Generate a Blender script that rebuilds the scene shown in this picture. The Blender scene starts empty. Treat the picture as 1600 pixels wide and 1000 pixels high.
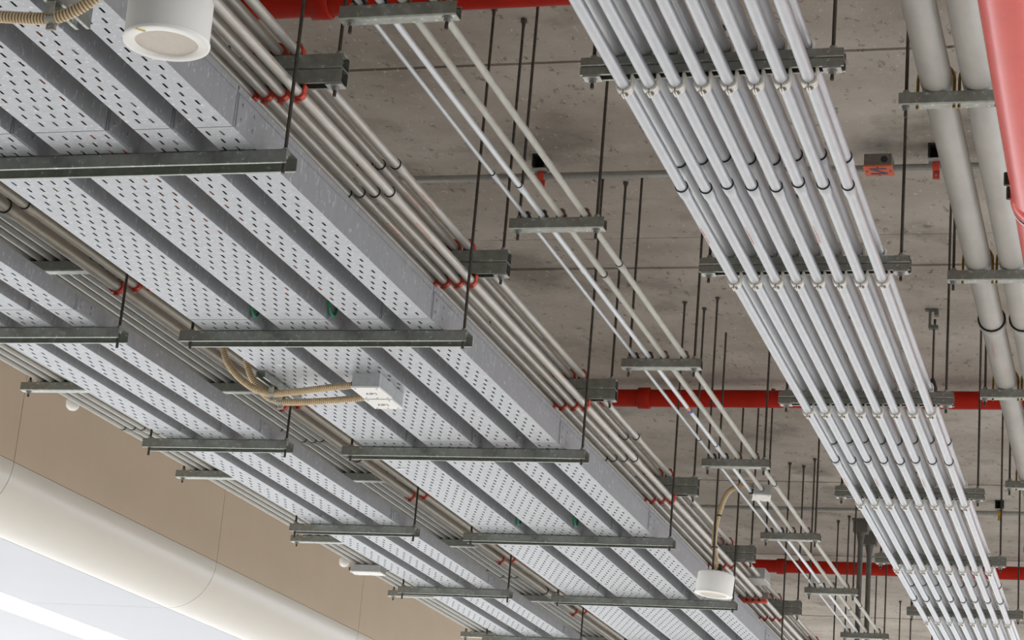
import bpy, math, random
from mathutils import Vector, Matrix
random.seed(7)
scene = bpy.context.scene
col = scene.collection
EYE = 1.6                      # camera height above the floor; all z below are given above the camera

# ------------------------------------------------------------------ camera
yaw, pitch, roll, FPX = 0.304902155, 0.294200482, 0.0870521969, 3334.98
fwd = Vector((-math.sin(yaw) * math.cos(pitch), math.cos(yaw) * math.cos(pitch), math.sin(pitch)))
rgt = Vector((math.cos(yaw), math.sin(yaw), 0.0))
up = rgt.cross(fwd)
r2 = math.cos(roll) * rgt + math.sin(roll) * up
u2 = -math.sin(roll) * rgt + math.cos(roll) * up
cam_data = bpy.data.cameras.new('camera')
cam_data.sensor_width = 36.0
cam_data.lens = FPX / 1600.0 * 36.0
cam_data.clip_start = 0.05
cam_data.clip_end = 300
cam = bpy.data.objects.new('camera', cam_data)
M = Matrix.Identity(4)
for i in range(3):
    M[i][0] = r2[i]; M[i][1] = u2[i]; M[i][2] = -fwd[i]
M[2][3] = EYE
cam.matrix_world = M
col.objects.link(cam)
scene.camera = cam

# ------------------------------------------------------------------ light
world = bpy.data.worlds.new('world')
scene.world = world
world.use_nodes = True
wn = world.node_tree.nodes
wn['Background'].inputs['Color'].default_value = (0.90, 0.94, 1.0, 1)
wn['Background'].inputs['Strength'].default_value = 3.6
sun_data = bpy.data.lights.new('sun', 'SUN')
sun_data.energy = 17.0
sun_data.angle = math.radians(1.0)
sun_data.color = (1.0, 0.96, 0.91)
sun = bpy.data.objects.new('sun', sun_data)
sun.rotation_euler = Vector((1.0, 0.0, -0.24)).to_track_quat('-Z', 'Y').to_euler()
col.objects.link(sun)
vs = scene.view_settings
vs.view_transform = 'Standard'
vs.look = 'None'
vs.gamma = 1.0
vs.use_curve_mapping = False
vs.exposure = -0.7

# ------------------------------------------------------------------ materials
def mat(name, base, rough=0.6, metal=0.0, var=0.12, scale=18.0, stretch=(1, 1, 1), bump=0.0, spec=0.5,
        second=None, emission=None, speck=None):
    """Procedural material: noise-mottled base colour, optional second tone, fine relief and specks."""
    m = bpy.data.materials.new(name)
    m.use_nodes = True
    nt = m.node_tree
    b = nt.nodes['Principled BSDF']
    b.inputs['Roughness'].default_value = rough
    b.inputs['Metallic'].default_value = metal
    b.inputs['Specular IOR Level'].default_value = spec
    tc = nt.nodes.new('ShaderNodeTexCoord')
    mp = nt.nodes.new('ShaderNodeMapping')
    mp.inputs['Scale'].default_value = stretch
    nt.links.new(tc.outputs['Object'], mp.inputs['Vector'])
    nz = nt.nodes.new('ShaderNodeTexNoise')
    nz.inputs['Scale'].default_value = scale
    nz.inputs['Detail'].default_value = 5.0
    nz.inputs['Roughness'].default_value = 0.62
    nt.links.new(mp.outputs['Vector'], nz.inputs['Vector'])
    cr = nt.nodes.new('ShaderNodeValToRGB')
    d = second if second else tuple(c * (1 - 2 * var) for c in base)
    cr.color_ramp.elements[0].position = 0.32
    cr.color_ramp.elements[0].color = (*d, 1)
    cr.color_ramp.elements[1].position = 0.68
    cr.color_ramp.elements[1].color = (*base, 1)
    nt.links.new(nz.outputs['Fac'], cr.inputs['Fac'])
    out = cr.outputs['Color']
    if speck:
        vo = nt.nodes.new('ShaderNodeTexNoise')
        vo.inputs['Scale'].default_value = speck[0]
        vo.inputs['Detail'].default_value = 2.0
        nt.links.new(mp.outputs['Vector'], vo.inputs['Vector'])
        r3 = nt.nodes.new('ShaderNodeValToRGB')
        r3.color_ramp.elements[0].position = speck[1]
        r3.color_ramp.elements[0].color = (0, 0, 0, 1)
        r3.color_ramp.elements[1].position = speck[1] + 0.04
        r3.color_ramp.elements[1].color = (1, 1, 1, 1)
        nt.links.new(vo.outputs['Fac'], r3.inputs['Fac'])
        mx = nt.nodes.new('ShaderNodeMix')
        mx.data_type = 'RGBA'
        mx.inputs[7].default_value = (*speck[2], 1)
        nt.links.new(r3.outputs['Color'], mx.inputs[0])
        nt.links.new(out, mx.inputs[6])
        out = mx.outputs[2]
    nt.links.new(out, b.inputs['Base Color'])
    if bump:
        bp = nt.nodes.new('ShaderNodeBump')
        bp.inputs['Strength'].default_value = bump
        bp.inputs['Distance'].default_value = 0.01
        nt.links.new(nz.outputs['Fac'], bp.inputs['Height'])
        nt.links.new(bp.outputs['Normal'], b.inputs['Normal'])
    if emission:
        b.inputs['Emission Color'].default_value = (*emission[0], 1)
        b.inputs['Emission Strength'].default_value = emission[1]
    return m

def concrete(name):
    """Board-marked slab: warm grey mottling, dark stains, pock marks, pale flecks."""
    m = bpy.data.materials.new(name)
    m.use_nodes = True
    nt = m.node_tree
    N, Lk = nt.nodes, nt.links
    b = N['Principled BSDF']
    b.inputs['Roughness'].default_value = 0.85
    b.inputs['Specular IOR Level'].default_value = 0.2
    tc = N.new('ShaderNodeTexCoord')
    def noise(scale, detail, stretch=(1, 1, 1), rough=0.6):
        mp = N.new('ShaderNodeMapping'); mp.inputs['Scale'].default_value = stretch
        Lk.new(tc.outputs['Object'], mp.inputs['Vector'])
        n = N.new('ShaderNodeTexNoise')
        n.inputs['Scale'].default_value = scale; n.inputs['Detail'].default_value = detail
        n.inputs['Roughness'].default_value = rough
        Lk.new(mp.outputs['Vector'], n.inputs['Vector'])
        return n.outputs['Fac']
    def ramp(src, p0, c0, p1, c1):
        r = N.new('ShaderNodeValToRGB')
        r.color_ramp.elements[0].position = p0; r.color_ramp.elements[0].color = (*c0, 1)
        r.color_ramp.elements[1].position = p1; r.color_ramp.elements[1].color = (*c1, 1)
        Lk.new(src, r.inputs['Fac'])
        return r.outputs['Color']
    def mix(fac, a, bcol):
        x = N.new('ShaderNodeMix'); x.data_type = 'RGBA'
        Lk.new(fac, x.inputs[0]); Lk.new(a, x.inputs[6])
        x.inputs[7].default_value = (*bcol, 1)
        return x.outputs[2]
    base = ramp(noise(1.3, 8, (1, 1, 1)), 0.3, (0.33, 0.285, 0.235), 0.72, (0.57, 0.515, 0.45))
    stain = ramp(noise(1.9, 6, (1, 0.9, 1)), 0.55, (0, 0, 0), 0.70, (0.65, 0.65, 0.65))
    c1 = mix(stain, base, (0.17, 0.15, 0.125))
    pock = ramp(noise(15, 6, (1.5, 0.75, 1), 0.75), 0.585, (0, 0, 0), 0.66, (0.8, 0.8, 0.8))
    c2 = mix(pock, c1, (0.13, 0.115, 0.10))
    fleck = ramp(noise(38, 2, (1.5, 0.7, 1)), 0.68, (0, 0, 0), 0.70, (0.7, 0.7, 0.7))
    c3 = mix(fleck, c2, (0.62, 0.60, 0.57))
    Lk.new(c3, b.inputs['Base Color'])
    bp = N.new('ShaderNodeBump'); bp.inputs['Strength'].default_value = 0.35; bp.inputs['Distance'].default_value = 0.01
    Lk.new(noise(20, 6), bp.inputs['Height'])
    Lk.new(bp.outputs['Normal'], b.inputs['Normal'])
    return m

MAT = {
    'tray': mat('tray_steel', (0.46, 0.475, 0.50), 0.40, 0.5, 0.07, 26, (1, 1, .5), 0.10, speck=(75, 0.63, (0.62, 0.64, 0.68))),
    'strut': mat('galvanised_strut', (0.40, 0.415, 0.375), 0.36, 0.85, 0.14, 30, (1, 1, 1), 0.05, speck=(60, 0.64, (0.60, 0.62, 0.60))),
    'rod': mat('threaded_rod', (0.10, 0.085, 0.07), 0.6, 0.5, 0.2, 60),
    'nut': mat('zinc_nut', (0.42, 0.41, 0.39), 0.45, 0.6, 0.15, 80),
    'washer': mat('zinc_washer', (0.62, 0.62, 0.60), 0.45, 0.5, 0.15, 80),
    'pipe_a': mat('conduit_cool_grey', (0.62, 0.64, 0.67), 0.40, 0.6, 0.05, 40, (1, .3, 1), 0.02),
    'pipe_b': mat('conduit_white', (0.80, 0.83, 0.88), 0.35, 0.25, 0.03, 40, (1, .3, 1), 0.02),
    'pipe_c': mat('conduit_cream_grey', (0.60, 0.59, 0.54), 0.5, 0.25, 0.09, 40, (1, .3, 1), 0.03),
    'pipe_d': mat('conduit_warm_grey', (0.58, 0.57, 0.535), 0.42, 0.45, 0.07, 40, (1, .3, 1), 0.03,
                  second=(0.52, 0.48, 0.42)),
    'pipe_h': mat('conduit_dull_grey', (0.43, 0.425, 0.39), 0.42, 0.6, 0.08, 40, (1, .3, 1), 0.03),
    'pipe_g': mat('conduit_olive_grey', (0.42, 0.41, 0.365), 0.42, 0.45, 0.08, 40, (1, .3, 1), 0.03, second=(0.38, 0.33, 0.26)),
    'pipe_e': mat('drain_pipe_grey', (0.52, 0.515, 0.47), 0.55, 0.1, 0.08, 9, (1, .4, 1), 0.04),
    'gap': mat('joint_black_ring', (0.03, 0.03, 0.03), 0.9),  # near-black of the coupling gap rings and the red pipe's gasket
    'red_pipe': mat('sprinkler_red', (0.46, 0.016, 0.004), 0.5, 0.0, 0.12, 6, spec=0.2),
    'red_gloss': mat('gloss_red_paint', (0.78, 0.10, 0.08), 0.22, 0.0, 0.05, 6, second=(0.70, 0.085, 0.07)),
    'red_clip': mat('red_clip', (0.72, 0.07, 0.035), 0.45, 0.0, 0.15, 40),
    'cream_clip': mat('cream_clip', (0.95, 0.92, 0.84), 0.5, 0.0, 0.1, 60),
    'brown_clip': mat('rusty_clip', (0.30, 0.17, 0.10), 0.7, 0.2, 0.3, 60),
    'black_clip': mat('black_clip', (0.035, 0.035, 0.035), 0.5),
    'yellow_clip': mat('yellow_clip', (0.60, 0.36, 0.03), 0.5, 0.1, 0.25, 60),
    'brass': mat('brass_bolt', (0.42, 0.25, 0.04), 0.4, 0.7, 0.25, 60),
    'lamp': mat('lamp_white', (0.95, 0.94, 0.89), 0.45, 0.0, 0.02, 10),
    'lens': mat('lamp_lens', (0.70, 0.63, 0.55), 0.5, 0.0, 0.04, 90),
    'hose': mat('tan_hose', (0.88, 0.69, 0.43), 0.55, 0.0, 0.1, 50),
    'hose_dark': mat('hose_groove', (0.30, 0.21, 0.12), 0.7, 0.0, 0.1, 50),
    'boxg': mat('box_grey', (0.52, 0.53, 0.53), 0.5, 0.3, 0.08, 40),
    'boxw': mat('box_lid_white', (0.88, 0.87, 0.83), 0.5, 0.0, 0.04, 40),
    'ink': mat('ink_mark', (0.08, 0.09, 0.14), 0.7),
    'print': mat('orange_print', (0.80, 0.32, 0.20), 0.7),
    'orange_tag': mat('orange_sticker', (0.90, 0.30, 0.06), 0.5),
    'blue_tag': mat('blue_sticker', (0.05, 0.10, 0.65), 0.5),
    'white_tag': mat('white_sticker', (0.85, 0.86, 0.88), 0.5),
    'saddle': mat('saddle_zinc', (0.62, 0.60, 0.52), 0.5, 0.3, 0.2, 60),
    'cab_o': mat('cable_orange', (0.80, 0.22, 0.07), 0.5),
    'cab_g': mat('cable_grey', (0.40, 0.40, 0.37), 0.5),
    'cab_k': mat('cable_black', (0.03, 0.03, 0.03), 0.5),
    'cab_b': mat('cable_blue', (0.14, 0.30, 0.42), 0.5),
    'cab_y': mat('cable_yellow', (0.70, 0.50, 0.12), 0.5),
    'cab_n': mat('cable_green', (0.08, 0.36, 0.14), 0.5),
    'earth': mat('earth_green', (0.02, 0.33, 0.13), 0.4, 0, 0.2, 30, second=(0.01, 0.16, 0.14)),
    'orange_lid': mat('orange_lid', (0.72, 0.13, 0.05), 0.5, 0.0, 0.1, 40),
    'boxdark': mat('box_olive', (0.16, 0.145, 0.12), 0.6, 0.1, 0.1, 40),
    'black': mat('black_iron', (0.022, 0.02, 0.018), 0.6),
    'dark_steel': mat('dark_steel', (0.16, 0.15, 0.13), 0.6, 0.3),
    'beige': mat('fascia_beige', (0.64, 0.515, 0.38), 0.45, 0.0, 0.03, 2.0, second=(0.61, 0.49, 0.36)),
    'cream_gloss': mat('bullnose_cream', (0.66, 0.62, 0.55), 0.22, 0.0, 0.01, 2.0),
    'soffit': mat('soffit_white', (0.60, 0.61, 0.645), 0.6, 0.0, 0.01, 1.0),
    'strip': mat('strip_light', (0.9, 0.9, 0.9), 0.5, emission=((1, 1, 1), 3.0)),
    'concrete': concrete('slab_concrete'),
    'floor': mat('paving', (0.66, 0.66, 0.65), 0.75, 0.0, 0.04, 3.0),
    'plaster': mat('plaster', (0.34, 0.32, 0.29), 0.8, 0.0, 0.04, 3.0),
}

# ------------------------------------------------------------------ mesh helpers
class MB:
    """Collects shapes; build() links them as ONE mesh object."""
    def __init__(s):
        s.v, s.f, s.s, s.m = [], [], [], []
    def add(s, vs_, fs_, smooth=False, m=0):
        o = len(s.v)
        s.v += [tuple(p) for p in vs_]
        for f in fs_:
            s.f.append([i + o for i in f]); s.s.append(smooth); s.m.append(m)
    def box(s, a, b, m=0):
        (x0, y0, z0), (x1, y1, z1) = a, b
        s.add([(x0, y0, z0), (x1, y0, z0), (x1, y1, z0), (x0, y1, z0), (x0, y0, z1), (x1, y0, z1), (x1, y1, z1), (x0, y1, z1)],
              [(0, 3, 2, 1), (4, 5, 6, 7), (0, 1, 5, 4), (1, 2, 6, 5), (2, 3, 7, 6), (3, 0, 4, 7)], m=m)
    def lathe(s, prof, n=24, origin=(0, 0, 0), axis='z', m=0, smooth=True, caps=True):
        """prof: list of (t, r) along the axis."""
        vs_, fs_ = [], []
        for t, r in prof:
            for k in range(n):
                a = 2 * math.pi * k / n
                c, d = r * math.cos(a), r * math.sin(a)
                p = {'z': (c, d, t), 'y': (d, t, c), 'x': (t, c, d)}[axis]
                vs_.append((p[0] + origin[0], p[1] + origin[1], p[2] + origin[2]))
        for i in range(len(prof) - 1):
            for k in range(n):
                k2 = (k + 1) % n
                fs_.append((i * n + k, i * n + k2, (i + 1) * n + k2, (i + 1) * n + k))
        s.add(vs_, fs_, smooth, m)
        if caps:
            s.add(vs_[:n], [tuple(range(n - 1, -1, -1))], False, m)
            s.add(vs_[-n:], [tuple(range(n))], False, m)
    def tube(s, pts, r, n=10, m=0, caps=True):
        """Round tube along a path; r a number or one per point."""
        pts = [Vector(p) for p in pts]
        rr = r if isinstance(r, (list, tuple)) else [r] * len(pts)
        t0 = (pts[1] - pts[0]).normalized()
        ref = Vector((0, 0, 1)) if abs(t0.z) < 0.9 else Vector((1, 0, 0))
        nx = t0.cross(ref).normalized()
        vs_, fs_ = [], []
        for i, p in enumerate(pts):
            a = pts[max(i - 1, 0)]; b = pts[min(i + 1, len(pts) - 1)]
            t = (b - a).normalized()
            nx = (nx - t * nx.dot(t)).normalized()
            ny = t.cross(nx)
            for k in range(n):
                an = 2 * math.pi * k / n
                vs_.append(p + (nx * math.cos(an) + ny * math.sin(an)) * rr[i])
        for i in range(len(pts) - 1):
            for k in range(n):
                k2 = (k + 1) % n
                fs_.append((i * n + k, i * n + k2, (i + 1) * n + k2, (i + 1) * n + k))
        s.add(vs_, fs_, True, m)
        if caps:
            s.add(vs_[:n], [tuple(range(n - 1, -1, -1))], False, m)
            s.add(vs_[-n:], [tuple(range(n))], False, m)
    def extrude(s, poly, axis, a, b, m=0):
        """Closed polygon (u,v) swept from a to b along x (u=y,v=z) or y (u=x,v=z)."""
        n = len(poly)
        if axis == 'x':
            vs_ = [(a, u, v) for u, v in poly] + [(b, u, v) for u, v in poly]
        else:
            vs_ = [(u, a, v) for u, v in poly] + [(u, b, v) for u, v in poly]
        fs_ = [(k, (k + 1) % n, (k + 1) % n + n, k + n) for k in range(n)]
        fs_ += [tuple(range(n - 1, -1, -1)), tuple(range(n, 2 * n))]
        s.add(vs_, fs_, False, m)
    def mesh(s, name, mats):
        me = bpy.data.meshes.new(name)
        me.from_pydata(s.v, [], s.f)
        me.polygons.foreach_set('use_smooth', s.s)
        me.polygons.foreach_set('material_index', s.m)
        for k in (mats if isinstance(mats, (list, tuple)) else [mats]):
            me.materials.append(MAT[k])
        me.update()
        return me
    def build(s, name, mats, parent=None, loc=None):
        return put(name, s.mesh(name, mats), parent, loc)

def put(name, me, parent=None, loc=None, rot=None):
    o = bpy.data.objects.new(name, me)
    col.objects.link(o)
    if parent is not None:
        o.parent = parent
    if loc is not None:
        o.location = loc
    if rot is not None:
        o.rotation_euler = rot
    return o

def tag(o, label=None, cat=None, group=None, kind=None):
    for k, v in (('label', label), ('category', cat), ('group', group), ('kind', kind)):
        if v:
            o[k] = v
    return o

def thing(name, label, cat, loc, group=None, rotz=0.0):
    """An Empty at the thing's base; loc is given relative to the camera height."""
    o = put(name, None, None, (loc[0], loc[1], loc[2] + EYE))
    o.rotation_euler = (0, 0, rotz)
    o.empty_display_size = 0.05
    return tag(o, label, cat, group)

ORD = ['first', 'second', 'third', 'fourth', 'fifth', 'sixth', 'seventh', 'eighth', 'ninth', 'tenth',
       'eleventh', 'twelfth', 'thirteenth', 'fourteenth', 'fifteenth', 'sixteenth']

# levels above the camera (metres)
hA, hB, hC, hD, hE, hH, hCEIL = 2.207, 2.620, 2.570, 2.561, 2.840, 2.524, 3.516
RUN0, RUN1 = 3.0, 22.0        # the stretch of the runs that is built

# ------------------------------------------------------------------ the setting
def structure(name):
    o = put(name, None, None, (0, 0, EYE))
    return tag(o, kind='structure')

mb = MB(); mb.box((-40, -14, -0.2), (14, 50, 0))
tag(mb.build('floor', 'floor'), kind='structure')

# ceiling: slab with cast strips between the shutter joints
ceil = structure('ceiling')
mb = MB(); mb.box((-10.0, -9, hCEIL + 0.03), (8, 34, hCEIL + 0.35)); mb.build('slab', 'concrete', ceil)
joints = [-9, 2.35, 4.52, 4.97, 7.63, 9.74, 10.19, 12.42, 14.94, 15.40, 17.62, 20.15, 20.6, 22.9, 26, 34]
offs = [0, .002, .0, .004, .0, .003, -.004, .002, -.002, .003, .0, .004, .0, .003, 0]
for i in range(len(joints) - 1):
    mb = MB()
    mb.box((-10.0, joints[i] + 0.007, hCEIL + offs[i]), (8, joints[i + 1] - 0.007, hCEIL + 0.05))
    mb.build('cast_strip', 'concrete', ceil)

# beige fascia with a rounded cream lower edge and a white soffit, in 2.87 m lengths
XW, RB = -6.2, 0.33
ZB = 2.512
wl = structure('wall_left')
nose = []
for k in range(25):
    a = math.pi / 2 * k / 24
    nose.append((XW - RB + RB * math.cos(a), ZB - RB * math.sin(a)))
inner = [(XW - RB + (RB - 0.02) * math.cos(math.pi / 2 * k / 24), ZB - (RB - 0.02) * math.sin(math.pi / 2 * k / 24)) for k in range(24, -1, -1)]
for k in range(-2, 6):
    y0, y1 = 10.54 + 2.87 * k + 0.003, 10.54 + 2.87 * (k + 1) - 0.003
    mb = MB(); mb.box((XW - 0.03, y0, ZB + 0.003), (XW, y1, hCEIL + 0.03)); mb.build('fascia_panel', 'beige', wl)
    mb = MB()
    n = len(nose)
    vs_ = [(u, y0, v) for u, v in nose] + [(u, y1, v) for u, v in nose]
    mb.add(vs_, [(q, q + n, q + n + 1, q + 1) for q in range(n - 1)], True)
    vs_ = [(u, y0, v) for u, v in inner] + [(u, y1, v) for u, v in inner]
    mb.add(vs_, [(q, q + n, q + n + 1, q + 1) for q in range(n - 1)], True)
    ring = nose + inner
    for yy, flip in ((y0, False), (y1, True)):
        vs_ = [(u, yy, v) for u, v in ring]
        fs_ = [(q, q + 1, 2 * n - 2 - q, 2 * n - 1 - q) for q in range(n - 1)]
        mb.add(vs_, [tuple(reversed(f)) if flip else f for f in fs_])
    mb.build('bullnose_panel', 'cream_gloss', wl)
    for (xa, xb) in ((XW - RB - 1.08, XW - RB - 0.006), (XW - RB - 3.2, XW - RB - 1.48)):
        mb = MB(); mb.box((xa, y0, ZB - RB), (xb, y1, ZB - RB + 0.02)); mb.build('soffit_panel', 'soffit', wl)
mb = MB(); mb.box((XW - 3.55, 4.8, ZB - RB + 0.035), (XW - RB - .02, 27.7, hCEIL)); mb.box((XW - RB - .02, 4.8, ZB + .02), (XW - 0.04, 27.7, hCEIL)); mb.build('bulkhead_core', 'plaster', wl)

mb = MB(); mb.box((XW - 3.5, -9, -EYE), (XW - .1, 3.0, hCEIL)); mb.build('sun_block_wall', 'plaster', wl)  # unseen wall, added to keep the sun off the floor behind the camera
mb = MB(); mb.box((-10, -9.2, 0), (8, -9, EYE + hCEIL)); tag(mb.build('wall_back_sky_block', 'plaster'), kind='structure')  # unseen wall, added to cut the sky light from behind the camera

st = thing('strip_light', 'bright white linear light let into the white soffit', 'light', (XW - RB - 1.28, 4.9, ZB - RB))
mb = MB(); mb.box((-0.19, 0, 0.004), (0.19, 22.8, 0.03)); mb.build('diffuser', 'strip', st)

# ------------------------------------------------------------------ hangers
def channel_poly(w, h, opening, t=0.0028, lip=0.007):
    """C section outline in (y, z): y 0..w, z from -h to 0; opening 'down' or 'up'."""
    c = .004
    p = [(0, -c), (c, 0), (w - c, 0), (w, -c), (w, -h), (w - lip - t, -h), (w - lip - t, -h + t), (w - t, -h + t), (w - t, -t),
         (t, -t), (t, -h + t), (lip + t, -h + t), (lip + t, -h), (0, -h)]
    if opening == 'up':
        p = [(y, -h - z) for y, z in p][::-1]
    return p

def hexprism(mb, x, y, z0, z1, r, m=0):
    mb.lathe([(z0, r), (z1, r)], 6, (x, y, 0), 'z', m, False)

_cache = {}
def shared(key, fn):
    if key not in _cache:
        _cache[key] = fn()
    return _cache[key]

def rod_mesh(z0, z1):
    def f():
        mb = MB(); mb.lathe([(z0, .0058), (z1, .0058)], 8)
        return mb.mesh('threaded_rod', 'rod')
    return shared(('rod', round(z0, 3), round(z1, 3)), f)

def anchor_mesh():
    def f():
        mb = MB(); mb.lathe([(-.035, .006), (-.012, .0085), (-.012, .013), (.0, .013)], 10)
        return mb.mesh('anchor', 'rod')
    return shared('anchor', f)

def nut_mesh(kind):
    def f():
        mb = MB()
        if kind == 'up':
            hexprism(mb, 0, 0, 0, .010, .0105)
        else:
            mb.lathe([(-.0025, .015), (0, .015)], 14, smooth=False)
            hexprism(mb, 0, 0, -.013, -.0025, .0105)
        return mb.mesh('nut', 'nut')
    return shared(('nut', kind), f)

def plate_mesh(w):
    def f():
        mb = MB(); mb.box((-w, -w * .75, -.005), (w, w * .75, 0))
        return mb.mesh('washer_plate', 'washer')
    return shared(('plate', w), f)

def clamp_mesh(r, up_, mname, width=0.024, gap=.004):
    """Two-piece strut clamp round a pipe of radius r centred on the origin, ears and bolt at the far side."""
    def f():
        mb = MB()
        t = 0.0042
        sgn = 1 if up_ else -1
        for sx in (-1, 1):
            ri, ro = r + .0008, r + .0008 + t
            pin, pout = [], []
            pin.append((ri, -r - gap)); pout.append((ro + .003, -r - gap))
            pin.append((ri, -r * .5)); pout.append((ro + .001, -r * .5))
            for k in range(0, 10):
                a = math.radians(84) * k / 9
                pin.append((ri * math.cos(a), ri * math.sin(a)))
                ro2 = ro + .003 * math.sin(2 * a)
                pout.append((ro2 * math.cos(a), ro2 * math.sin(a)))
            ex = .0016
            pin.append((ex, r + .016)); pout.append((ex + t, r + .016))
            n = len(pin)
            for i in range(n - 1):
                q = [pin[i], pout[i], pout[i + 1], pin[i + 1]]
                q = [(sx * x, sgn * z) for x, z in q]
                vs_ = [(x, -width / 2, z) for x, z in q] + [(x, width / 2, z) for x, z in q]
                fs_ = [(0, 1, 2, 3), (7, 6, 5, 4), (1, 5, 6, 2), (3, 7, 4, 0)]
                if i == n - 2:
                    fs_.append((2, 6, 7, 3))
                if sx * sgn < 0:
                    fs_ = [tuple(reversed(f_)) for f_ in fs_]
                mb.add(vs_, fs_)
        mb.lathe([(-.013, .003), (.013, .003)], 8, (0, 0, sgn * (r + .0105)), 'x', 1)
        mb.lathe([(.0045, .0055), (.0095, .0055)], 6, (0, 0, sgn * (r + .0105)), 'x', 1, False)
        mb.lathe([(-.0095, .0055), (-.0045, .0055)], 6, (0, 0, sgn * (r + .0105)), 'x', 1, False)
        return mb.mesh('pipe_clamp', [mname, 'nut'])
    return shared(('clamp', r, up_, mname, gap), f)

def hanger(label, group, y, xl, xr, ztop, w, h, sections, rods, clamps=(), rod_tail=.035, plates=False, nut_low=True):
    """Trapeze: channel(s) across the runs, a threaded rod at each end up to the slab, nuts, clamps.
    sections: list of 'up'/'down' from the top one down."""
    t = thing('trapeze_hanger', label, 'hanger', (xl, y, ztop), group)
    z = 0.0
    for sec in sections:
        def f(sec=sec):
            mb = MB(); mb.extrude(channel_poly(w, h, sec), 'x', 0, xr - xl)
            return mb.mesh('channel', 'strut')
        put('channel', shared(('ch', w, h, sec, round(xr - xl, 3)), f), t, (0, 0, z))
        z -= h
    zb = z
    for rx in rods:
        x = rx - xl
        put('threaded_rod', rod_mesh(zb - rod_tail, hCEIL - ztop + .012), t, (x, w / 2, 0))
        put('anchor', anchor_mesh(), t, (x, w / 2, hCEIL - ztop))
        put('nut', nut_mesh('up'), t, (x, w / 2, .006))
        if plates:
            put('washer_plate', plate_mesh(.022), t, (x, w / 2, .005))
            put('washer_plate', plate_mesh(.026), t, (x, w / 2, zb))
            put('nut', nut_mesh('down'), t, (x, w / 2, zb - .005))
        elif sections[-1] == 'down':
            put('nut', nut_mesh('down'), t, (x, w / 2, -.0028))
        else:
            put('nut', nut_mesh('down'), t, (x, w / 2, zb))
    for (cx, cz, r, up_, mname, *gp) in clamps:
        put('pipe_clamp', clamp_mesh(r, up_, mname, *( (.034, gp[0]) if gp else ())), t, (cx - xl, w / 2, cz - ztop))
    return t

TOPEDGE = "from the photo's top"

# ------------------------------------------------------------------ conduits
def seg_mesh(r, length, m, n=20):
    def f():
        mb = MB(); mb.lathe([(0, r), (length, r)], n, axis='y')
        return mb.mesh('conduit_length', m)
    return shared(('seg', r, round(length, 3), m), f)

def coupling_mesh(r, m):
    def f():
        mb = MB()
        mb.lathe([(-.004, r), (-.0045, r * 1.14 + .001), (0, r * 1.14 + .001)], 20, axis='y', m=1, caps=False)
        mb.lathe([(0, r), (0, r * 1.13 + .0008), (.06, r * 1.12 + .0006), (.095, r * 1.001)], 20, axis='y', caps=False)
        return mb.mesh('coupling', [m, 'gap'])
    return shared(('cpl', r, m), f)

def print_mesh(r, ang, seed, length=.16):
    """Row of small inked dashes printed along the pipe wall."""
    def f():
        rnd = random.Random(seed)
        mb = MB()
        y = 0.0
        while y < length:
            d = rnd.uniform(.006, .014)
            w = rnd.uniform(.0018, .004)
            a0, a1 = ang - w / r, ang + w / r * rnd.uniform(.2, 1)
            R = r + .0004
            vs_ = []
            for a in (a0, (a0 + a1) / 2, a1):
                for yy in (y, y + d):
                    vs_.append((R * math.sin(a), yy, R * math.cos(a)))
            mb.add(vs_, [(0, 1, 3, 2), (2, 3, 5, 4)], True)
            y += d + rnd.uniform(.003, .008)
        return mb.mesh('printed_mark', 'print')
    return shared(('prn', r, round(ang, 2), seed), f)

def conduit(label, group, x, z, r, m, c0, y0=RUN0, y1=RUN1, pitch=3.68, name='conduit', cat='conduit', prints=()):
    t = thing(name, label, cat, (x, y0, z), group)
    cuts = []
    c = c0
    while c - pitch > y0 + .2:
        c -= pitch
    while c < y1 - .2:
        cuts.append(c); c += pitch
    a = y0
    for c in cuts + [y1]:
        put('conduit_length', seg_mesh(r, c - a, m), t, (0, a - y0, 0))
        if c != y1:
            put('coupling', coupling_mesh(r, m), t, (0, c - y0, 0))
        a = c
    for (py_, ang, sd) in prints:
        put('printed_mark', print_mesh(r, ang, sd), t, (0, py_ - y0, 0))
    return t

# bank of two layers of eight cool-grey conduits (C)
RC = 0.0185
CX_lo = [-1.473 + .0772 * k for k in range(8)]
CX_up = [-1.495 + .0780 * k for k in range(8)]
zC_lo, zC_up = hC - .054 - RC - .010, hC + .0205 + .003
for k, x in enumerate(CX_lo):
    lab = f'pale grey conduit, {ORD[7 - k]} in the lower layer of the eight-conduit bank from the fat pipes'
    conduit(lab, 'lower layer of the eight-conduit bank', x, zC_lo, RC, 'pipe_a', 6.396 + .02 * math.sin(k * 2.1),
            prints=((6.75, math.radians(-160), 11 + k % 3), (10.4, math.radians(-170), 12 + k % 3)) if k in (0, 2, 5) else ())
for k, x in enumerate(CX_up):
    lab = f'shaded grey conduit, {ORD[7 - k]} in the upper layer of the eight-conduit bank from the fat pipes'
    conduit(lab, 'upper layer of the eight-conduit bank', x, zC_up, .0205, 'pipe_a', 6.42 + .02 * math.cos(k * 1.7))
for i, y in enumerate([5.55, 7.34, 9.16, 11.0, 12.76, 14.56, 16.36, 18.16]):
    hanger(f'double-channel hanger with cream clips under the eight-conduit bank, {ORD[i]} {TOPEDGE}', 'hangers of the eight-conduit bank',
           y, -1.605, -.834, hC, .05, .027, ['up', 'down'], [-1.572, -.868],
           [(x, zC_lo, RC, False, 'cream_clip', .0105) for x in CX_lo] + [(x, zC_up, .0205, True, 'cream_clip') for x in CX_up], plates=True)

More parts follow.
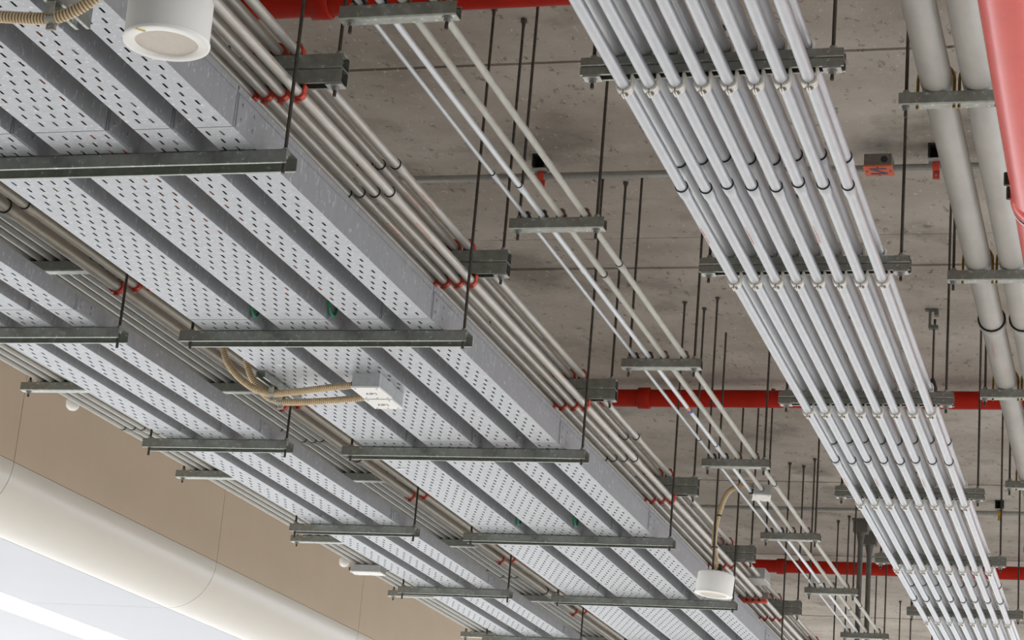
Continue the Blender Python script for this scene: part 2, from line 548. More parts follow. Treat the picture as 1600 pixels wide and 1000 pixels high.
# four thin conduits on a short trapeze (B)
BP = [(-2.192, .0080, 'pipe_a', 6.592, 'thin grey', 'black_clip'), (-2.130, .0102, 'pipe_b', 6.713, 'bright white', 'black_clip'),
      (-2.062, .0122, 'pipe_c', 7.701, 'cream grey', 'brown_clip'), (-1.970, .0120, 'pipe_c', 7.573, 'cream grey', 'brown_clip')]
for k, (x, r, m, c0, w, cl) in enumerate(BP):
    lab = [f'{w} conduit, slimmest of the four on the short trapezes', f'{w} conduit with an orange and blue sticker on the short trapezes',
           f'{w} conduit interrupted by a small junction box on the short trapezes',
           f'{w} conduit set apart from the other three on the short trapezes'][k]
    t = conduit(lab, 'four conduits on the short trapezes', x, hB + r, r, m, c0)
    if k == 1:
        mb = MB(); mb.lathe([(0, r + .0005), (.045, r + .0005)], 16, axis='y', caps=False); mb.build('orange_band', 'orange_tag', t, (0, 9.66 - RUN0, 0))
        mb = MB(); mb.lathe([(0, r + .0005), (.045, r + .0005)], 16, axis='y', caps=False); mb.build('blue_band', 'blue_tag', t, (0, 9.705 - RUN0, 0))
        mb = MB(); mb.lathe([(0, r + .0006), (.012, r + .0006)], 16, axis='y', caps=False); mb.build('pale_band', 'white_tag', t, (0, 9.75 - RUN0, 0))
        mb = MB(); mb.lathe([(0, r), (.004, r * 1.14), (.05, r * 1.14), (.055, r)], 16, axis='y', caps=False); mb.build('coupling', 'pipe_b', t, (0, 7.61 - RUN0, 0))
for i, y in enumerate([5.236, 7.017, 8.815, 10.645, 12.466, 14.217, 16.02, 17.8, 19.6]):
    hanger(f'short single-channel trapeze under the four thin conduits, {ORD[i]} {TOPEDGE}', 'short trapezes of the four thin conduits',
           y, -2.252, -1.895, hB, .05, .042, ['up'], [-2.222, -1.928],
           [(x, hB + r, r, True, cl) for (x, r, m, c0, w, cl) in BP])

# warm-grey conduits above and beside the trays (D), red clips
RD = .0165
hDs = .046
zD_lo, zD_up = hD - 2 * hDs - RD - .003, hD + RD + .002
DX_lo = [-2.446, -2.499, -2.552, -2.600, -2.655]
DX_up = [-2.464, -2.520, -2.566, -2.622]
for k, x in enumerate(DX_lo):
    conduit(f'warm grey conduit, {ORD[k]} in the red-clipped lower row from the short trapezes', 'lower row of red-clipped conduits',
            x, zD_lo, RD, 'pipe_d', 6.29, prints=((6.55, math.radians(150), 21 + k),) if k in (0, 2) else ())
for k, x in enumerate(DX_up):
    conduit(f'warm grey conduit, {ORD[k]} in the upper row on the double channels from the short trapezes', 'upper row of conduits on the double channels',
            x, zD_up, RD, 'pipe_d', 6.365, prints=((6.6, math.radians(140), 31 + k),) if k in (0, 1) else ())
GX = [(-3.768, .0165), (-3.833, .0185), (-3.912, .0245)]
GL = ['dull grey conduit tucked against the edge of the wide tray', 'dull grey conduit beside the fat conduit between the two tray groups',
      'fattest dull grey conduit in red clips between the two tray groups']
for (x, r), lab in zip(GX, GL):
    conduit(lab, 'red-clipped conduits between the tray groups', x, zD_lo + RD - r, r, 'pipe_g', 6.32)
for i, y in enumerate([5.427, 7.194, 8.94, 10.825, 12.585, 14.425, 16.2, 18.0]):
    hanger(f'long double-channel hanger with red clips above the wide trays, {ORD[i]} {TOPEDGE}', 'double-channel hangers with red clips',
           y, -3.955, -2.304, hD, .055, hDs, ['up', 'down'], [-3.66, -2.33],
           [(x, zD_lo, RD, False, 'red_clip') for x in DX_lo] + [(x, zD_lo + RD - r, r, False, 'red_clip') for x, r in GX]
           + [(x, zD_up, RD, True, 'red_clip') for x in DX_up], plates=True)

# dull conduits on the long single channels by the beige wall (H)
RH = .0165
HX = [-5.168, -5.112, -5.056, -5.0, -4.944, -4.888, -4.832, -4.50, -4.435, -4.39, -4.335, -4.283, -4.233, -4.181, -4.130, -4.083, -4.036]
HC = [9.82, 9.82, 9.82, 9.9, 9.9, 9.9, 9.9, 9.9, 9.9, 9.9, 9.9, 9.82, 10.03, 10.04, 10.02, 10.02, 10.02]
ORD.append('seventeenth')
for k, x in enumerate(HX):
    conduit(f'dull grey conduit on the long low channels, {ORD[k]} from the beige wall', 'conduits on the long low channels',
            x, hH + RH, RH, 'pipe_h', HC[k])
for i, y in enumerate([7.15, 8.91, 10.71, 12.46, 14.35, 16.11, 17.9]):
    hanger(f'long single channel carrying conduits between tray and beige wall, {ORD[i]} {TOPEDGE}', 'long low channels by the wall',
           y, -5.27, -3.968, hH, .05, .041, ['up'], [-5.235, -3.985],
           [(x, hH + RH, RH, True, 'black_clip') for x in HX], rod_tail=.026)

# two fat grey pipes (E) on short channels with brass U-bolts
RE = .053
EX = [-.674, -.540]
for k, x in enumerate(EX):
    conduit(['fat grey pipe next to the eight-conduit bank', 'fat grey pipe next to the glossy red pipe'][k], 'fat grey pipes',
            x, hE + RE, RE, 'pipe_e', 9.12, name='drain_pipe', cat='pipe', pitch=4.0,
            prints=((9.35, math.radians(-165), 41),) if k == 0 else ())
def ubolt_mesh():
    mb = MB()
    R = RE + .006
    pts = [(-R, 0, -RE - .05), (-R, 0, 0)] + [(-R * math.cos(math.pi * k / 12), 0, R * math.sin(math.pi * k / 12)) for k in range(1, 12)] + [(R, 0, 0), (R, 0, -RE - .05)]
    mb.tube(pts, .005, 8)
    return mb.mesh('u_bolt', 'brass')
for i, y in enumerate([6.50, 8.30, 10.065, 11.95, 13.75, 15.5]):
    t = hanger(f'dark channel with brass U-bolts under the fat grey pipes, {ORD[i]} {TOPEDGE}', 'channels of the fat grey pipes',
               y, -.792, -.35, hE, .05, .042, ['up'], [-.770, -.375])
    for x in EX:
        put('u_bolt', shared('ubolt', ubolt_mesh), t, (x + .792, .025, RE))

# glossy red pipe at the photo's edge (F)
RF = .085
fx, fz = -.332, 2.42
t = thing('fire_main_pipe', 'thick glossy red pipe with a bolted coupling', 'pipe', (fx, RUN0, fz))
mb = MB(); mb.lathe([(0, RF), (6.42 - RUN0, RF)], 40, axis='y'); mb.build('pipe_length', 'red_gloss', t)
mb = MB(); mb.lathe([(0, RF * .985), (16 - 6.46, RF * .985)], 40, axis='y'); mb.build('pipe_length', 'red_gloss', t, (0, 6.46 - RUN0, 0))
mb = MB(); mb.lathe([(-.05, RF), (-.045, RF + .005), (.02, RF + .006), (.025, RF + .001)], 40, axis='y', caps=False)
mb.build('coupling_housing', 'red_gloss', t, (0, 6.38 - RUN0, 0))
mb = MB(); mb.lathe([(0, RF - .001), (0, RF + .004), (.014, RF + .004), (.014, RF - .001)], 40, axis='y', caps=False)
mb.build('gasket', 'gap', t, (0, 6.41 - RUN0, 0))
mb = MB(); mb.lathe([(0, RF - .002), (0, RF + .004), (.022, RF + .003), (.022, RF - .002)], 40, axis='y', caps=False)
mb.build('end_ring', 'washer', t, (0, 6.425 - RUN0, 0))
for yy in (6.22, 6.34):
    mb = MB(); mb.lathe([(-.02, .009), (.02, .009)], 6, axis='z', smooth=False); mb.build('bolt', 'black', t, (-RF - .006, yy - RUN0, 0))

# red sprinkler mains crossing under the slab, and thin grey conduits beside them
for (y, w) in ((6.76, 'topmost in the photo'), (12.30, 'behind the third conduit-bank hanger'), (17.55, 'lowest in the photo')):
    t = thing('sprinkler_main', f'dark red pipe crossing under the concrete slab, {w}', 'pipe', (XW + .01, y, hCEIL - .115), 'red pipes under the slab')
    for a, b_ in ((0, 3.2), (3.22, 8.2), (8.22, 13.8)):
        mb = MB(); mb.lathe([(a, .054), (b_, .054)], 28, axis='x'); mb.build('pipe_length', 'red_pipe', t)
    for a in (3.21, 8.21):
        mb = MB(); mb.lathe([(a - .04, .058), (a - .035, .066), (a + .035, .066), (a + .04, .058)], 28, axis='x'); mb.build('coupling', 'red_pipe', t)
for (y, w) in ((8.66, 'by the orange box'), (15.46, 'with a yellow clip')):
    t = thing('crossing_conduit', f'thin grey conduit crossing under the concrete slab {w}', 'conduit', (XW + .01, y, hCEIL - .085))
    mb = MB(); mb.lathe([(0, .0165), (13.8, .0165)], 14, axis='x'); mb.build('conduit_length', 'pipe_h', t)
# conduit hangers on the slab
for (x, y, m, lab) in ((-2.645, 8.64, 'red_clip', 'black slab bracket with a red clip above the four thin conduits'),
                       (-.885, 8.64, 'red_clip', 'black slab bracket with a red clip beside the orange box'),
                       (-1.06, 15.44, 'yellow_clip', 'black slab bracket with a yellow clip')):
    t = thing('slab_bracket', lab, 'bracket', (x, y, hCEIL), 'slab brackets')
    mb = MB(); mb.box((-.03, -.05, -.008), (.03, .03, 0)); mb.box((-.03, -.05, -.06), (-.024, .03, 0)); mb.box((.024, -.05, -.06), (.03, .03, 0))
    mb.box((-.03, .024, -.06), (.03, .03, 0)); mb.build('bracket_body', 'black', t)
    mb = MB(); mb.box((-.032, -.03, -.066), (.032, .032, -.06)); mb.build('bracket_plate', 'washer', t)
    mb = MB()
    for k in range(14):
        a0, a1 = math.radians(-60 + 300 * k / 14), math.radians(-60 + 300 * (k + 1) / 14)
        q = [(.018 * math.cos(a0), .018 * math.sin(a0)), (.024 * math.cos(a0), .024 * math.sin(a0)), (.024 * math.cos(a1), .024 * math.sin(a1)), (.018 * math.cos(a1), .018 * math.sin(a1))]
        vs_ = [(-.014, u, v) for u, v in q] + [(.014, u, v) for u, v in q]
        mb.add(vs_, [(3, 2, 1, 0), (4, 5, 6, 7), (1, 2, 6, 5), (3, 0, 4, 7)])
    mb.box((-.014, .002, -.05), (.014, .006, -.018)); mb.box((-.014, .012, -.05), (.014, .016, -.016))
    cl = mb.build('clip', m, t, (0, .02, -.085))
    mb = MB(); mb.lathe([(-.004, .006), (.022, .006)], 8, axis='y'); mb.build('clip_bolt', 'nut', cl, (0, 0, -.038))

# orange lidded box on the thin crossing conduit
t = thing('junction_box', 'dark junction box with an orange lid marked in black', 'box', (-1.12, 8.59, hCEIL - .125))
mb = MB(); mb.lathe([(.008, .0), (.008, .075), (.058, .075), (.058, 0)], 4, smooth=False, caps=False)
mb = MB(); mb.box((-.058, -.052, .008), (.058, .052, .06)); mb.build('box_body', 'boxdark', t)
mb = MB(); mb.box((-.062, -.056, 0), (.062, .056, .008)); ld = mb.build('lid', 'orange_lid', t)
mb = MB(); mb.lathe([(-.0535, .015), (-.052, .015)], 20, axis='y'); mb.build('knockout', 'black', t, (.028, 0, .034))
mb = MB()
mb.box((-.036, -.034, -.0012), (.036, -.022, 0)); mb.box((-.036, .022, -.0012), (.036, .034, 0))
mb.add([(-.036, -.022, -.0012), (-.014, -.022, -.0012), (.036, .022, -.0012), (.014, .022, -.0012), (-.036, -.022, 0), (-.014, -.022, 0), (.036, .022, 0), (.014, .022, 0)],
       [(3, 2, 1, 0), (4, 5, 6, 7), (0, 1, 5, 4), (1, 2, 6, 5), (2, 3, 7, 6), (3, 0, 4, 7)])
mb.build('letter_mark', 'ink', ld)
for (x, y) in ((-.05, 0), (.05, 0), (0, -.047), (0, .047)):
    mb = MB(); mb.lathe([(-.002, .004), (0, .004)], 8, (x, y, 0)); mb.build('lid_screw', 'black', ld)

# beam hook and clevis on its own rod
t = thing('clevis_hanger', 'black hook plate on the slab with a rod and pear-shaped clevis', 'hanger', (-1.11, 10.9, hCEIL))
mb = MB(); mb.box((-.04, -.02, -.012), (.02, .02, 0)); mb.box((-.02, -.015, -.10), (-.008, .015, 0)); mb.box((-.02, -.02, -.112), (.03, .02, -.095)); mb.box((.008, -.02, -.04), (.03, .02, -.01))
mb.build('hook_plate', 'dark_steel', t)
mb = MB(); mb.lathe([(-.095, .004), (-.075, .007), (-.06, .007)], 8, (.012, 0, 0)); mb.build('hook_bolt', 'black', t)
put('threaded_rod', rod_mesh(-.46, -.10), t, (.008, 0, 0))
mb = MB(); mb.lathe([(-.50, .004), (-.47, .022), (-.44, .026), (-.41, .018), (-.385, .009)], 14, (.008, 0, 0)); mb.build('clevis', 'black', t)

# dark drop posts far along the slab
for (x, y, lab) in ((-2.15, 16.2, 'dark drop post under a slab plate beside the conduit bank'), (-2.14, 16.66, 'dark drop post standing behind its twin by the conduit bank')):
    t = thing('drop_post', lab, 'post', (x, y, hCEIL), 'dark drop posts')
    mb = MB(); mb.box((-.06, -.07, -.012), (.06, .07, 0)); mb.box((-.055, -.05, -.10), (.055, .05, -.012)); mb.build('head_plate', 'dark_steel', t)
    mb = MB(); mb.lathe([(-1.25, .02), (-.18, .02), (-.10, .034)], 14); mb.build('post_tube', 'dark_steel', t)

# ------------------------------------------------------------------ trays
ROW, SLOT, SW = .0585, .031, .0075
SEC = 1.80
TH = .118
def tray_section_mesh(width, TH):
    """Perforated channel: floor with staggered slots, two sides with rounded foot and turned rim."""
    mb = MB()
    n = 30
    y = 0.0018
    end = SEC - 0.0018
    pitch = .0455 if width > .15 else .0437
    x0 = .032 if width > .15 else width * .158
    def strip(ya, yb, xs):
        prev = 0.0
        for (a, b) in xs + [(width, width)]:
            mb.add([(prev, ya, 0), (a, ya, 0), (a, yb, 0), (prev, yb, 0)], [(0, 3, 2, 1)])
            prev = b
    row = 0
    while y < end - 1e-6:
        yn = min(y + (ROW - SLOT), end)
        strip(y, yn, [])
        y = yn
        if y + SLOT < end - .01:
            xs = []
            k = 0
            off = x0 + (pitch / 2 if row % 2 else 0)
            while True:
                c = off + k * pitch
                if c + SW / 2 > width - .012:
                    break
                xs.append((c - SW / 2, c + SW / 2)); k += 1
            strip(y, y + SLOT, xs)
            y += SLOT
            row += 1
    a, b = 0.0018, end
    for (x, s) in ((0.0, -1), (width, 1)):
        q = [(x, 0), (x, TH), (x - s * .012, TH), (x - s * .012, TH - .006)]
        for i in range(3):
            (u0, v0), (u1, v1) = q[i], q[i + 1]
            f = (0, 1, 2, 3) if s > 0 else (3, 2, 1, 0)
            mb.add([(u0, a, v0), (u0, b, v0), (u1, b, v1), (u1, a, v1)], [f])
    return mb.mesh('tray_section', 'tray')

def cover_mesh(width, TH):
    mb = MB()
    for i, (u0, v0, u1, v1) in enumerate([(-.003, TH - .012, -.003, TH + .008), (-.003, TH + .008, width + .003, TH + .008), (width + .003, TH + .008, width + .003, TH - .012)]):
        mb.add([(u0, .004, v0), (u0, SEC - .004, v0), (u1, SEC - .004, v1), (u1, .004, v1)], [(3, 2, 1, 0)])
    return mb.mesh('tray_cover', 'tray')

def solid(o, t=.0015):
    md = o.modifiers.new('sheet', 'SOLIDIFY'); md.thickness = t; md.offset = 0.0
    return o

def splice_mesh(TH):
    mb = MB(); mb.box((0, 0, .004), (.003, .145, TH - .014))
    for (yy, zz) in ((.03, TH * .3), (.03, TH * .68), (.115, TH * .3), (.115, TH * .68)):
        mb.lathe([(.003, .006), (.007, .006)], 8, (0, yy, zz), 'x', 0)
    return mb.mesh('splice_plate', 'tray')

def tray(label, group, xl, xr, y_first, count, TH, cover):
    t = thing('cable_tray', label, 'cable tray', (xl, y_first, hA + .001), group)
    w = xr - xl
    for k in range(count):
        solid(put('tray_section', shared(('tray', round(w, 3), TH), lambda: tray_section_mesh(w, TH)), t, (0, k * SEC, 0)))
        if cover:
            solid(put('tray_cover', shared(('cover', round(w, 3), TH), lambda: cover_mesh(w, TH)), t, (0, k * SEC, 0)))
        put('splice_plate', shared(('splice', TH), lambda: splice_mesh(TH)), t, (w + .001, k * SEC + .012, 0))
    return t

A_LANES = [(-3.433, -3.198), (-3.119, -2.889), (-2.798, -2.683), (-2.603, -2.490)]
L_LANES = [(-4.365, -4.243), (-4.167, -4.046), (-3.958, -3.850)]
AL = ['broad perforated tray beside the red-clipped fat conduit', 'broad perforated tray full of orange cables',
      'narrow perforated tray between the orange cables and the outermost tray', 'narrow perforated tray with a wide bare side toward the red-clipped conduits']
LL = ['narrow perforated tray of the lower group, first from the beige wall', 'narrow perforated tray of the lower group, second from the beige wall',
      'narrow perforated tray of the lower group, third from the beige wall']
for (xl, xr), lab in zip(A_LANES, AL):
    tray(lab, 'perforated trays of the wide group', xl, xr, 3.33, 9, .118, True)
for (xl, xr), lab in zip(L_LANES, LL):
    tray(lab, 'perforated trays by the wall', xl, xr, 3.20, 8, .066, False)

for i, y in enumerate([5.30, 7.06, 8.83, 10.70, 12.52, 14.33]):
    hanger(f'broad downturned channel under the wide group of four trays, {ORD[i]} {TOPEDGE}', 'channels under the wide tray group',
           y, -3.535, -2.392, hA, .085, .042, ['down'], [-3.505, -2.415], rod_tail=.018)
for i, y in enumerate([7.01, 8.73, 10.57, 12.385, 14.20]):
    hanger(f'broad downturned channel under the three trays by the beige wall, {ORD[i]} {TOPEDGE}', 'channels under the trays by the wall',
           y, -4.485, -3.765, hA, .085, .042, ['down'], [-4.468, -3.785], rod_tail=.03)

# cables inside the trays, glimpsed through the slots
def cable(label, group, xl, xr, frac, m, r, seed):
    rnd = random.Random(seed)
    t = thing('tray_cable', label, 'cable', (xl, 3.4, hA + .003 + r), group)
    w = xr - xl
    ph, amp = rnd.uniform(0, 6), min(.007, w * .04)
    pts = [(min(max(w * frac + amp * math.sin(ph + k * .55) + amp * .6 * math.sin(2.3 * k + ph * 2), r + .004), w - r - .004), k * .28, 0) for k in range(53)]
    mb = MB(); mb.tube(pts, r, 8); mb.build('cable_sheath', m, t)
CW = {'cab_o': 'orange', 'cab_g': 'grey', 'cab_k': 'black', 'cab_b': 'blue', 'cab_y': 'yellow', 'cab_n': 'green'}
plan = [(0, [(.12, 'cab_b'), (.46, 'cab_k'), (.64, 'cab_y')]),
        (1, [(.14, 'cab_o'), (.28, 'cab_g'), (.43, 'cab_g'), (.58, 'cab_g'), (.75, 'cab_o'), (.92, 'cab_o')]),
        (2, [(.18, 'cab_o'), (.42, 'cab_n'), (.66, 'cab_g'), (.86, 'cab_o')]),
        (3, [(.45, 'cab_g'), (.80, 'cab_n')])]
WHERE = ['tray beside the fat conduit', 'broad tray of orange cables', 'narrow tray by the orange cables', 'outermost narrow tray']
for lane, lst in plan:
    for i, (fr, m) in enumerate(lst):
        same = [q for q in lst if q[1] == m]
        nth = '' if len(same) == 1 else f', {ORD[same.index((fr, m))]} from the wall'
        cable(f'{CW[m]} cable inside the {WHERE[lane]}{nth}', f'{CW[m]} cables in the {WHERE[lane]}', *A_LANES[lane], fr, m, .009 if m != 'cab_n' else .006, lane * 10 + i)

# green bonding loops across the tray joints
EW = [('beside the tray by the fat conduit, above the twin white-lidded boxes', -3.190, 6.95), ('beside the orange-cable tray, above the twin white-lidded boxes', -2.881, 6.95),
      ('beside the tray by the fat conduit, below the twin white-lidded boxes', -3.190, 10.55), ('beside the orange-cable tray, below the twin white-lidded boxes', -2.881, 10.55)]
for lab, x, y in EW:
    t = thing('earth_wire', f'green bonding loop {lab}', 'wire', (x, y, hA), 'green bonding loops')
    pts = []
    for k in range(15):
        a = math.pi * k / 14
        pts.append((.006 * math.sin(a), -.045 * math.cos(a), .095 - .075 * math.sin(a) ** .8))
    mb = MB(); mb.tube(pts, .0055, 8); mb.build('loop', 'earth', t)
    for yy in (-.045, .045):
        mb = MB(); mb.lathe([(-.006, .008), (.004, .008)], 6, (0, yy, .097), 'x'); mb.build('lug_bolt', 'brass', t)

# ------------------------------------------------------------------ hoses, boxes, lamps
def smooth_path(pts, n):
    """Catmull-Rom resample."""
    P = [Vector(p) for p in pts]
    P = [P[0] * 2 - P[1]] + P + [P[-1] * 2 - P[-2]]
    dense = []
    for i in range(1, len(P) - 2):
        for k in range(24):
            t = k / 24
            a, b, c, d = P[i - 1], P[i], P[i + 1], P[i + 2]
            dense.append(0.5 * ((2 * b) + (c - a) * t + (2 * a - 5 * b + 4 * c - d) * t * t + (3 * b - a - 3 * c + d) * t ** 3))
    dense.append(P[-2])
    L = [0]
    for i in range(1, len(dense)):
        L.append(L[-1] + (dense[i] - dense[i - 1]).length)
    out, j = [], 0
    for k in range(n):
        s = L[-1] * k / (n - 1)
        while j < len(L) - 2 and L[j + 1] < s:
            j += 1
        f = (s - L[j]) / max(L[j + 1] - L[j], 1e-9)
        out.append(dense[j].lerp(dense[j + 1], min(max(f, 0), 1)))
    return out, L[-1]

def hose(label, group, pts, r=.0145, rib=.0085):
    base = pts[0]
    t = thing('corrugated_hose', label, 'hose', base, group)
    loc = [(p[0] - base[0], p[1] - base[1], p[2] - base[2]) for p in pts]
    _, Ln = smooth_path(loc, 10)
    n = max(8, int(Ln / rib)) * 4 + 1
    path, _ = smooth_path(loc, n)
    rr = [r if (i % 4) in (0, 1) else r * .80 for i in range(n)]
    mb = MB(); mb.tube(path, rr, 14)
    o = mb.build('hose_sleeve', 'hose', t)
    core = MB(); core.tube(path[::4] + [path[-1]] if (n - 1) % 4 else path[::4], r * .85, 14, caps=False)
    core.build('hose_groove_tube', 'hose_dark', t)  # darker tan tube, shows as dark lines in the grooves between ribs
    return t

hose('tan corrugated hose entering the upper of the twin white-lidded boxes', 'tan hoses under the wide trays',
     [(-3.045, 7.705, 2.178), (-3.187, 7.72, 2.168), (-3.298, 7.74, 2.160), (-3.402, 7.76, 2.156), (-3.454, 7.77, 2.158), (-3.529, 7.78, 2.182), (-3.599, 7.78, 2.227),
      (-3.649, 7.78, 2.278), (-3.677, 7.78, 2.325), (-3.687, 7.78, 2.37), (-3.69, 7.78, 2.43)])
hose('tan corrugated hose entering the lower of the twin white-lidded boxes', 'tan hoses under the wide trays',
     [(-3.045, 7.865, 2.172), (-3.197, 7.86, 2.156), (-3.314, 7.865, 2.150), (-3.402, 7.875, 2.150), (-3.455, 7.88, 2.154), (-3.505, 7.88, 2.172), (-3.549, 7.87, 2.209),
      (-3.584, 7.86, 2.257), (-3.604, 7.85, 2.309), (-3.612, 7.85, 2.36), (-3.614, 7.85, 2.42)])
hose('tan corrugated hose under the trays, cut by the photo edge beside the drum lamp', 'tan hoses under the wide trays',
     [(-2.90, 4.22, 2.150), (-2.80, 4.21, 2.130), (-2.698, 4.2, 2.118), (-2.61, 4.2, 2.109), (-2.548, 4.2, 2.108), (-2.50, 4.2, 2.122), (-2.455, 4.2, 2.150), (-2.42, 4.2, 2.19), (-2.405, 4.2, 2.26)], r=.0155)
hose('tan corrugated hose curving down to the hanging white drum lamp', 'lamp hose',
     [(-2.10, 11.45, 2.668), (-2.17, 11.44, 2.668), (-2.225, 11.42, 2.645), (-2.262, 11.40, 2.60), (-2.285, 11.38, 2.52), (-2.300, 11.36, 2.43), (-2.302, 11.34, 2.33), (-2.285, 11.32, 2.23), (-2.270, 11.31, 2.16)], r=.0155)

ht = [o for o in bpy.data.objects if o.name.startswith('corrugated_hose')][-1]
for q in ((-2.2925 + 2.10, 11.37 - 11.45, 2.475 - 2.668), (-2.296 + 2.10, 11.333 - 11.45, 2.29 - 2.668)):
    mb = MB(); mb.lathe([(-.004, .018), (.004, .018)], 14, q, caps=False); mb.build('cable_tie', 'black', ht)

def saddle(parent, loc, r=.0155):
    mb = MB()
    for k in range(12):
        a0, a1 = math.radians(-15 - 150 * k / 12), math.radians(-15 - 150 * (k + 1) / 12)
        q = [(r * math.cos(a0), r * math.sin(a0)), ((r + .003) * math.cos(a0), (r + .003) * math.sin(a0)), ((r + .003) * math.cos(a1), (r + .003) * math.sin(a1)), (r * math.cos(a1), r * math.sin(a1))]
        vs_ = [(-.012, u, v) for u, v in q] + [(.012, u, v) for u, v in q]
        mb.add(vs_, [(0, 1, 2, 3), (7, 6, 5, 4), (1, 5, 6, 2), (3, 7, 4, 0)])
    mb.box((-.012, -r - .003, 0), (.012, -r, .035)); mb.box((-.012, r, 0), (.012, r + .003, .035))
    mb.box((-.012, -.004, -r - .016), (.012, -.001, -r)); mb.box((-.012, .002, -r - .016), (.012, .005, -r))
    s = mb.build('hose_clamp', 'saddle', parent, loc)
    mb = MB(); mb.lathe([(-.012, .0045), (.012, .0045)], 6, (0, 0, -r - .008), 'y', 0, False); mb.build('clamp_bolt', 'nut', s)

t = thing('hose_bracket', 'short channel under the tray holding the two tan hoses', 'bracket', (-3.445, 7.60, hA))
mb = MB(); mb.extrude([(x, z) for x, z in channel_poly(.041, .030, 'down')], 'y', 0, .40); mb.build('channel', 'strut', t)
saddle(t, (.008, .168, -.050)); saddle(t, (.0, .28, -.054))
t = thing('hose_bracket', 'short channel holding the tan hose beside the drum lamp', 'bracket', (-2.575, 4.05, hA))
mb = MB(); mb.extrude([(x, z) for x, z in channel_poly(.041, .06, 'down')], 'y', 0, .30); mb.build('channel', 'strut', t)
saddle(t, (.022, .15, -.098), .017)

def junction(name, label, loc, sx, sy, sz, rotz=0, marks=0, group=None):
    t = thing(name, label, 'box', loc, group, rotz)
    mb = MB(); mb.box((0, 0, .007), (sx, sy, sz)); body = mb.build('box_body', 'boxg', t)
    mb = MB(); mb.lathe([(-.0015, .012), (0, .012)], 18, (sx * .5, 0, sz * .55), 'y'); mb.build('knockout', 'boxg', body)
    mb = MB(); mb.lathe([(-.022, .016), (0, .016)], 12, (0, sy * .4, sz * .5), 'x'); mb.build('hose_gland', 'black', body)
    mb = MB(); mb.box((-.003, -.003, 0), (sx + .003, sy + .003, .007)); lid = mb.build('lid', 'boxw', t)
    for (x, y) in ((.012, .012), (sx - .012, .012), (.012, sy - .012), (sx - .012, sy - .012), (sx / 2, sy - .008)):
        mb = MB(); mb.lathe([(-.0015, .004), (0, .004)], 8, (x, y, 0)); mb.build('lid_screw', 'nut', lid)
    if marks:
        mb = MB()
        cx, cy = sx * .5, sy * .55
        def stroke(a, b, w=.0018):
            a, b = Vector((a[0] + cx, a[1] + cy, 0)), Vector((b[0] + cx, b[1] + cy, 0))
            d = (b - a).normalized(); nn = Vector((-d.y, d.x, 0)) * w
            v = [a + nn, b + nn, b - nn, a - nn]
            mb.add([(p.x, p.y, 0) for p in v] + [(p.x, p.y, -.0006) for p in v], [(0, 1, 2, 3), (7, 6, 5, 4), (0, 4, 5, 1), (1, 5, 6, 2), (2, 6, 7, 3), (3, 7, 4, 0)])
        # hand-written V, P and 1, read upside down from the aisle
        for a, b in (((-.026, .014), (-.019, -.012)), ((-.019, -.012), (-.012, .014)), ((-.005, .013), (-.005, -.013)), ((-.005, -.013), (.006, -.011)),
                     ((.006, -.011), (.006, .001)), ((.006, .001), (-.005, .002)), ((.017, .013), (.017, -.012)), ((.017, -.012), (.013, -.007))):
            stroke(a, b)
        mb.build('handwriting', 'ink', lid)
    return t
junction('junction_box', 'grey junction box with white lid, upper of the twin pair under the orange-cable tray', (-3.044, 7.635, hA - .062), .115, .155, .062, 0, 1, 'twin white-lidded boxes')
junction('junction_box', 'grey junction box with white lid, lower of the twin pair under the orange-cable tray', (-3.050, 7.805, hA - .064), .115, .135, .064, 0, 1, 'twin white-lidded boxes')
junction('junction_box', 'grey junction box with white lid on the cream conduit above the hanging drum lamp', (-2.105, 11.37, hB - .022), .095, .15, .062, math.radians(12), 0)
junction('junction_box', 'grey junction box on the upper red-clipped conduits below the drum lamp', (-2.56, 13.62, hD - .01), .14, .22, .075, 0, 0)
junction('junction_box', 'wide white-lidded box under the conduits next to the beige wall', (-5.20, 13.38, hH - .053), .215, .12, .05, 0, 0)
t = thing('clip_strip', 'red clip strip under a grey plate on the conduits below the drum lamp', 'clip', (-2.58, 13.66, zD_lo - RD - .022))
mb = MB(); mb.box((0, 0, 0), (.17, .06, .02)); mb.build('strip_body', 'red_clip', t)
for x in (.045, .085, .125):
    mb = MB(); mb.lathe([(-.003, .008), (0, .008)], 10, (x, 0, .01), 'y'); mb.build('clip_hole', 'black', t)
mb = MB(); mb.box((-.01, -.005, .02), (.18, -.001, .06)); mb.build('cover_plate', 'strut', t)

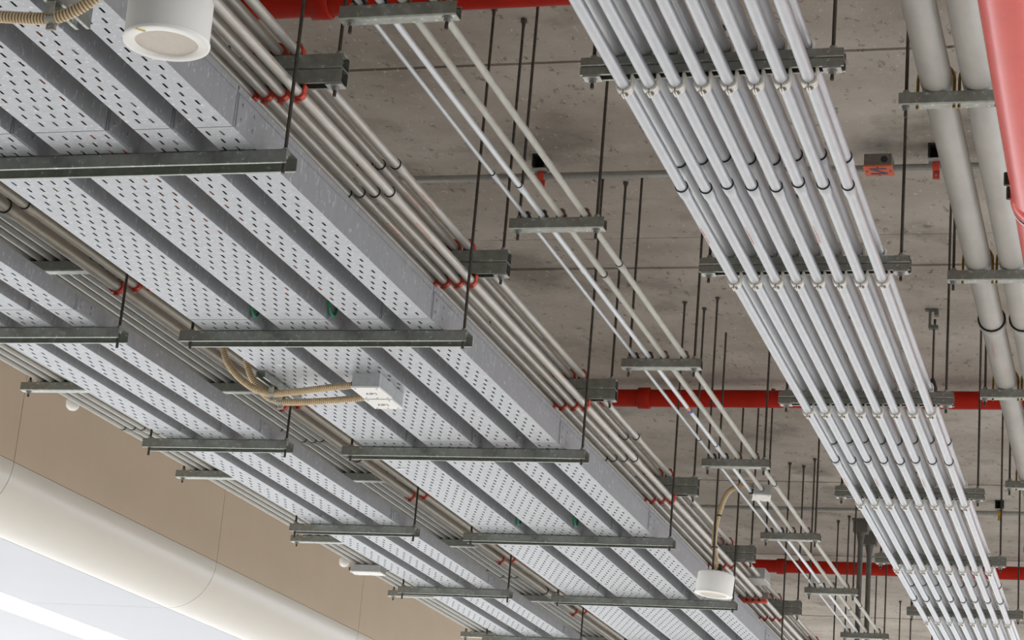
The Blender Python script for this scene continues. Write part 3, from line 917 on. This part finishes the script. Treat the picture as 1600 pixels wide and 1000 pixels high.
def drum_lamp(label, x, y, zb, rz, tilt=0.0, r=.101, h=.122):
    t = thing('drum_lamp', label, 'lamp', (x, y, zb), 'white drum lamps')
    t.rotation_euler = (0, tilt, rz)
    mb = MB()
    mb.lathe([(.006, r), (h - .012, r), (h - .003, r - .004), (h, r - .012)], 56); mb.build('lamp_body', 'lamp', t)
    mb = MB()
    mb.lathe([(.006, r + .003), (0, r + .002), (-.001, r - .002), (-.001, r * .755), (.006, r * .735), (.012, r * .73)], 56, caps=False); rim = mb.build('rim', 'lamp', t)
    mb = MB(); mb.lathe([(.004, r * .74), (.008, r * .74)], 48); mb.build('lens', 'lens', t)
    mb = MB(); mb.box((-.05, -.02, h), (.05, .02, h + .004)); mb.box((-.05, -.015, h), (-.046, .015, h + .03)); mb.build('bracket', 'black', t)
    mb = MB(); mb.lathe([(h, .018), (h + .03, .018), (h + .032, .012), (h + .05, .012)], 12, (.01, 0, 0)); mb.build('cable_gland', 'black', t)
    ln = hCEIL - zb - .004
    mb = MB(); mb.lathe([(h, .0058), (ln, .0058)], 8, (-.012, 0, 0)); o = mb.build('drop_rod', 'rod', t)
    o.rotation_euler = (0, -tilt, 0)
    return t
lamp1 = drum_lamp('white drum lamp hanging at the photo edge over the trays', -2.235, 4.194, 2.022, .4, math.radians(-1))
drum_lamp('white drum lamp hanging by the lower end of the tan hose', -2.283, 11.31, 2.023, .2, math.radians(5))
for (x, y, lab) in ((-5.335, 9.56, 'white dome fitting under the conduits by the beige wall, upper one'), (-5.365, 13.68, 'white dome fitting beside the white-lidded box by the beige wall')):
    t = thing('dome_fitting', lab, 'light', (x, y, 2.556), 'white dome fittings')
    put('drop_rod', rod_mesh(.06, hCEIL - 2.556), t)
    mb = MB(); mb.lathe([(0, .001), (.003, .016), (.010, .026), (.022, .034), (.05, .037), (.062, .032)], 24); mb.build('dome', 'lamp', t)

# yellow sticker on the drum lamp's rim, torn tape left on the broad tray
mb = MB(); mb.box((-.012, -.004, -.0018), (.012, .004, -.001)); o = mb.build('rim_sticker', 'cab_y', lamp1, (-.075 * math.cos(.7), -.088 * math.sin(.9), 0)); o.rotation_euler = (0, 0, .5)
broad = [o for o in bpy.data.objects if o.get('label') == AL[0]][0]
for (x, y, a, w, h) in ((-3.235, 7.26, .1, .024, .010), (-3.40, 7.27, .3, .018, .012), (-3.31, 7.52, .5, .012, .009), (-3.40, 9.26, -.2, .03, .012), (-3.34, 10.42, .2, .016, .010)):
    mb = MB(); mb.add([(-w, -h, 0), (w, -h * .4, 0), (w * .7, h, 0), (-w * .5, h * .7, 0), (-w, -h, .0008), (w, -h * .4, .0008), (w * .7, h, .0008), (-w * .5, h * .7, .0008)],
                      [(3, 2, 1, 0), (4, 5, 6, 7), (0, 1, 5, 4), (1, 2, 6, 5), (2, 3, 7, 6), (3, 0, 4, 7)])
    o = mb.build('tape_scrap', 'boxw', broad, (x + 3.433, y - 3.33, -.0025)); o.rotation_euler = (0, 0, a)
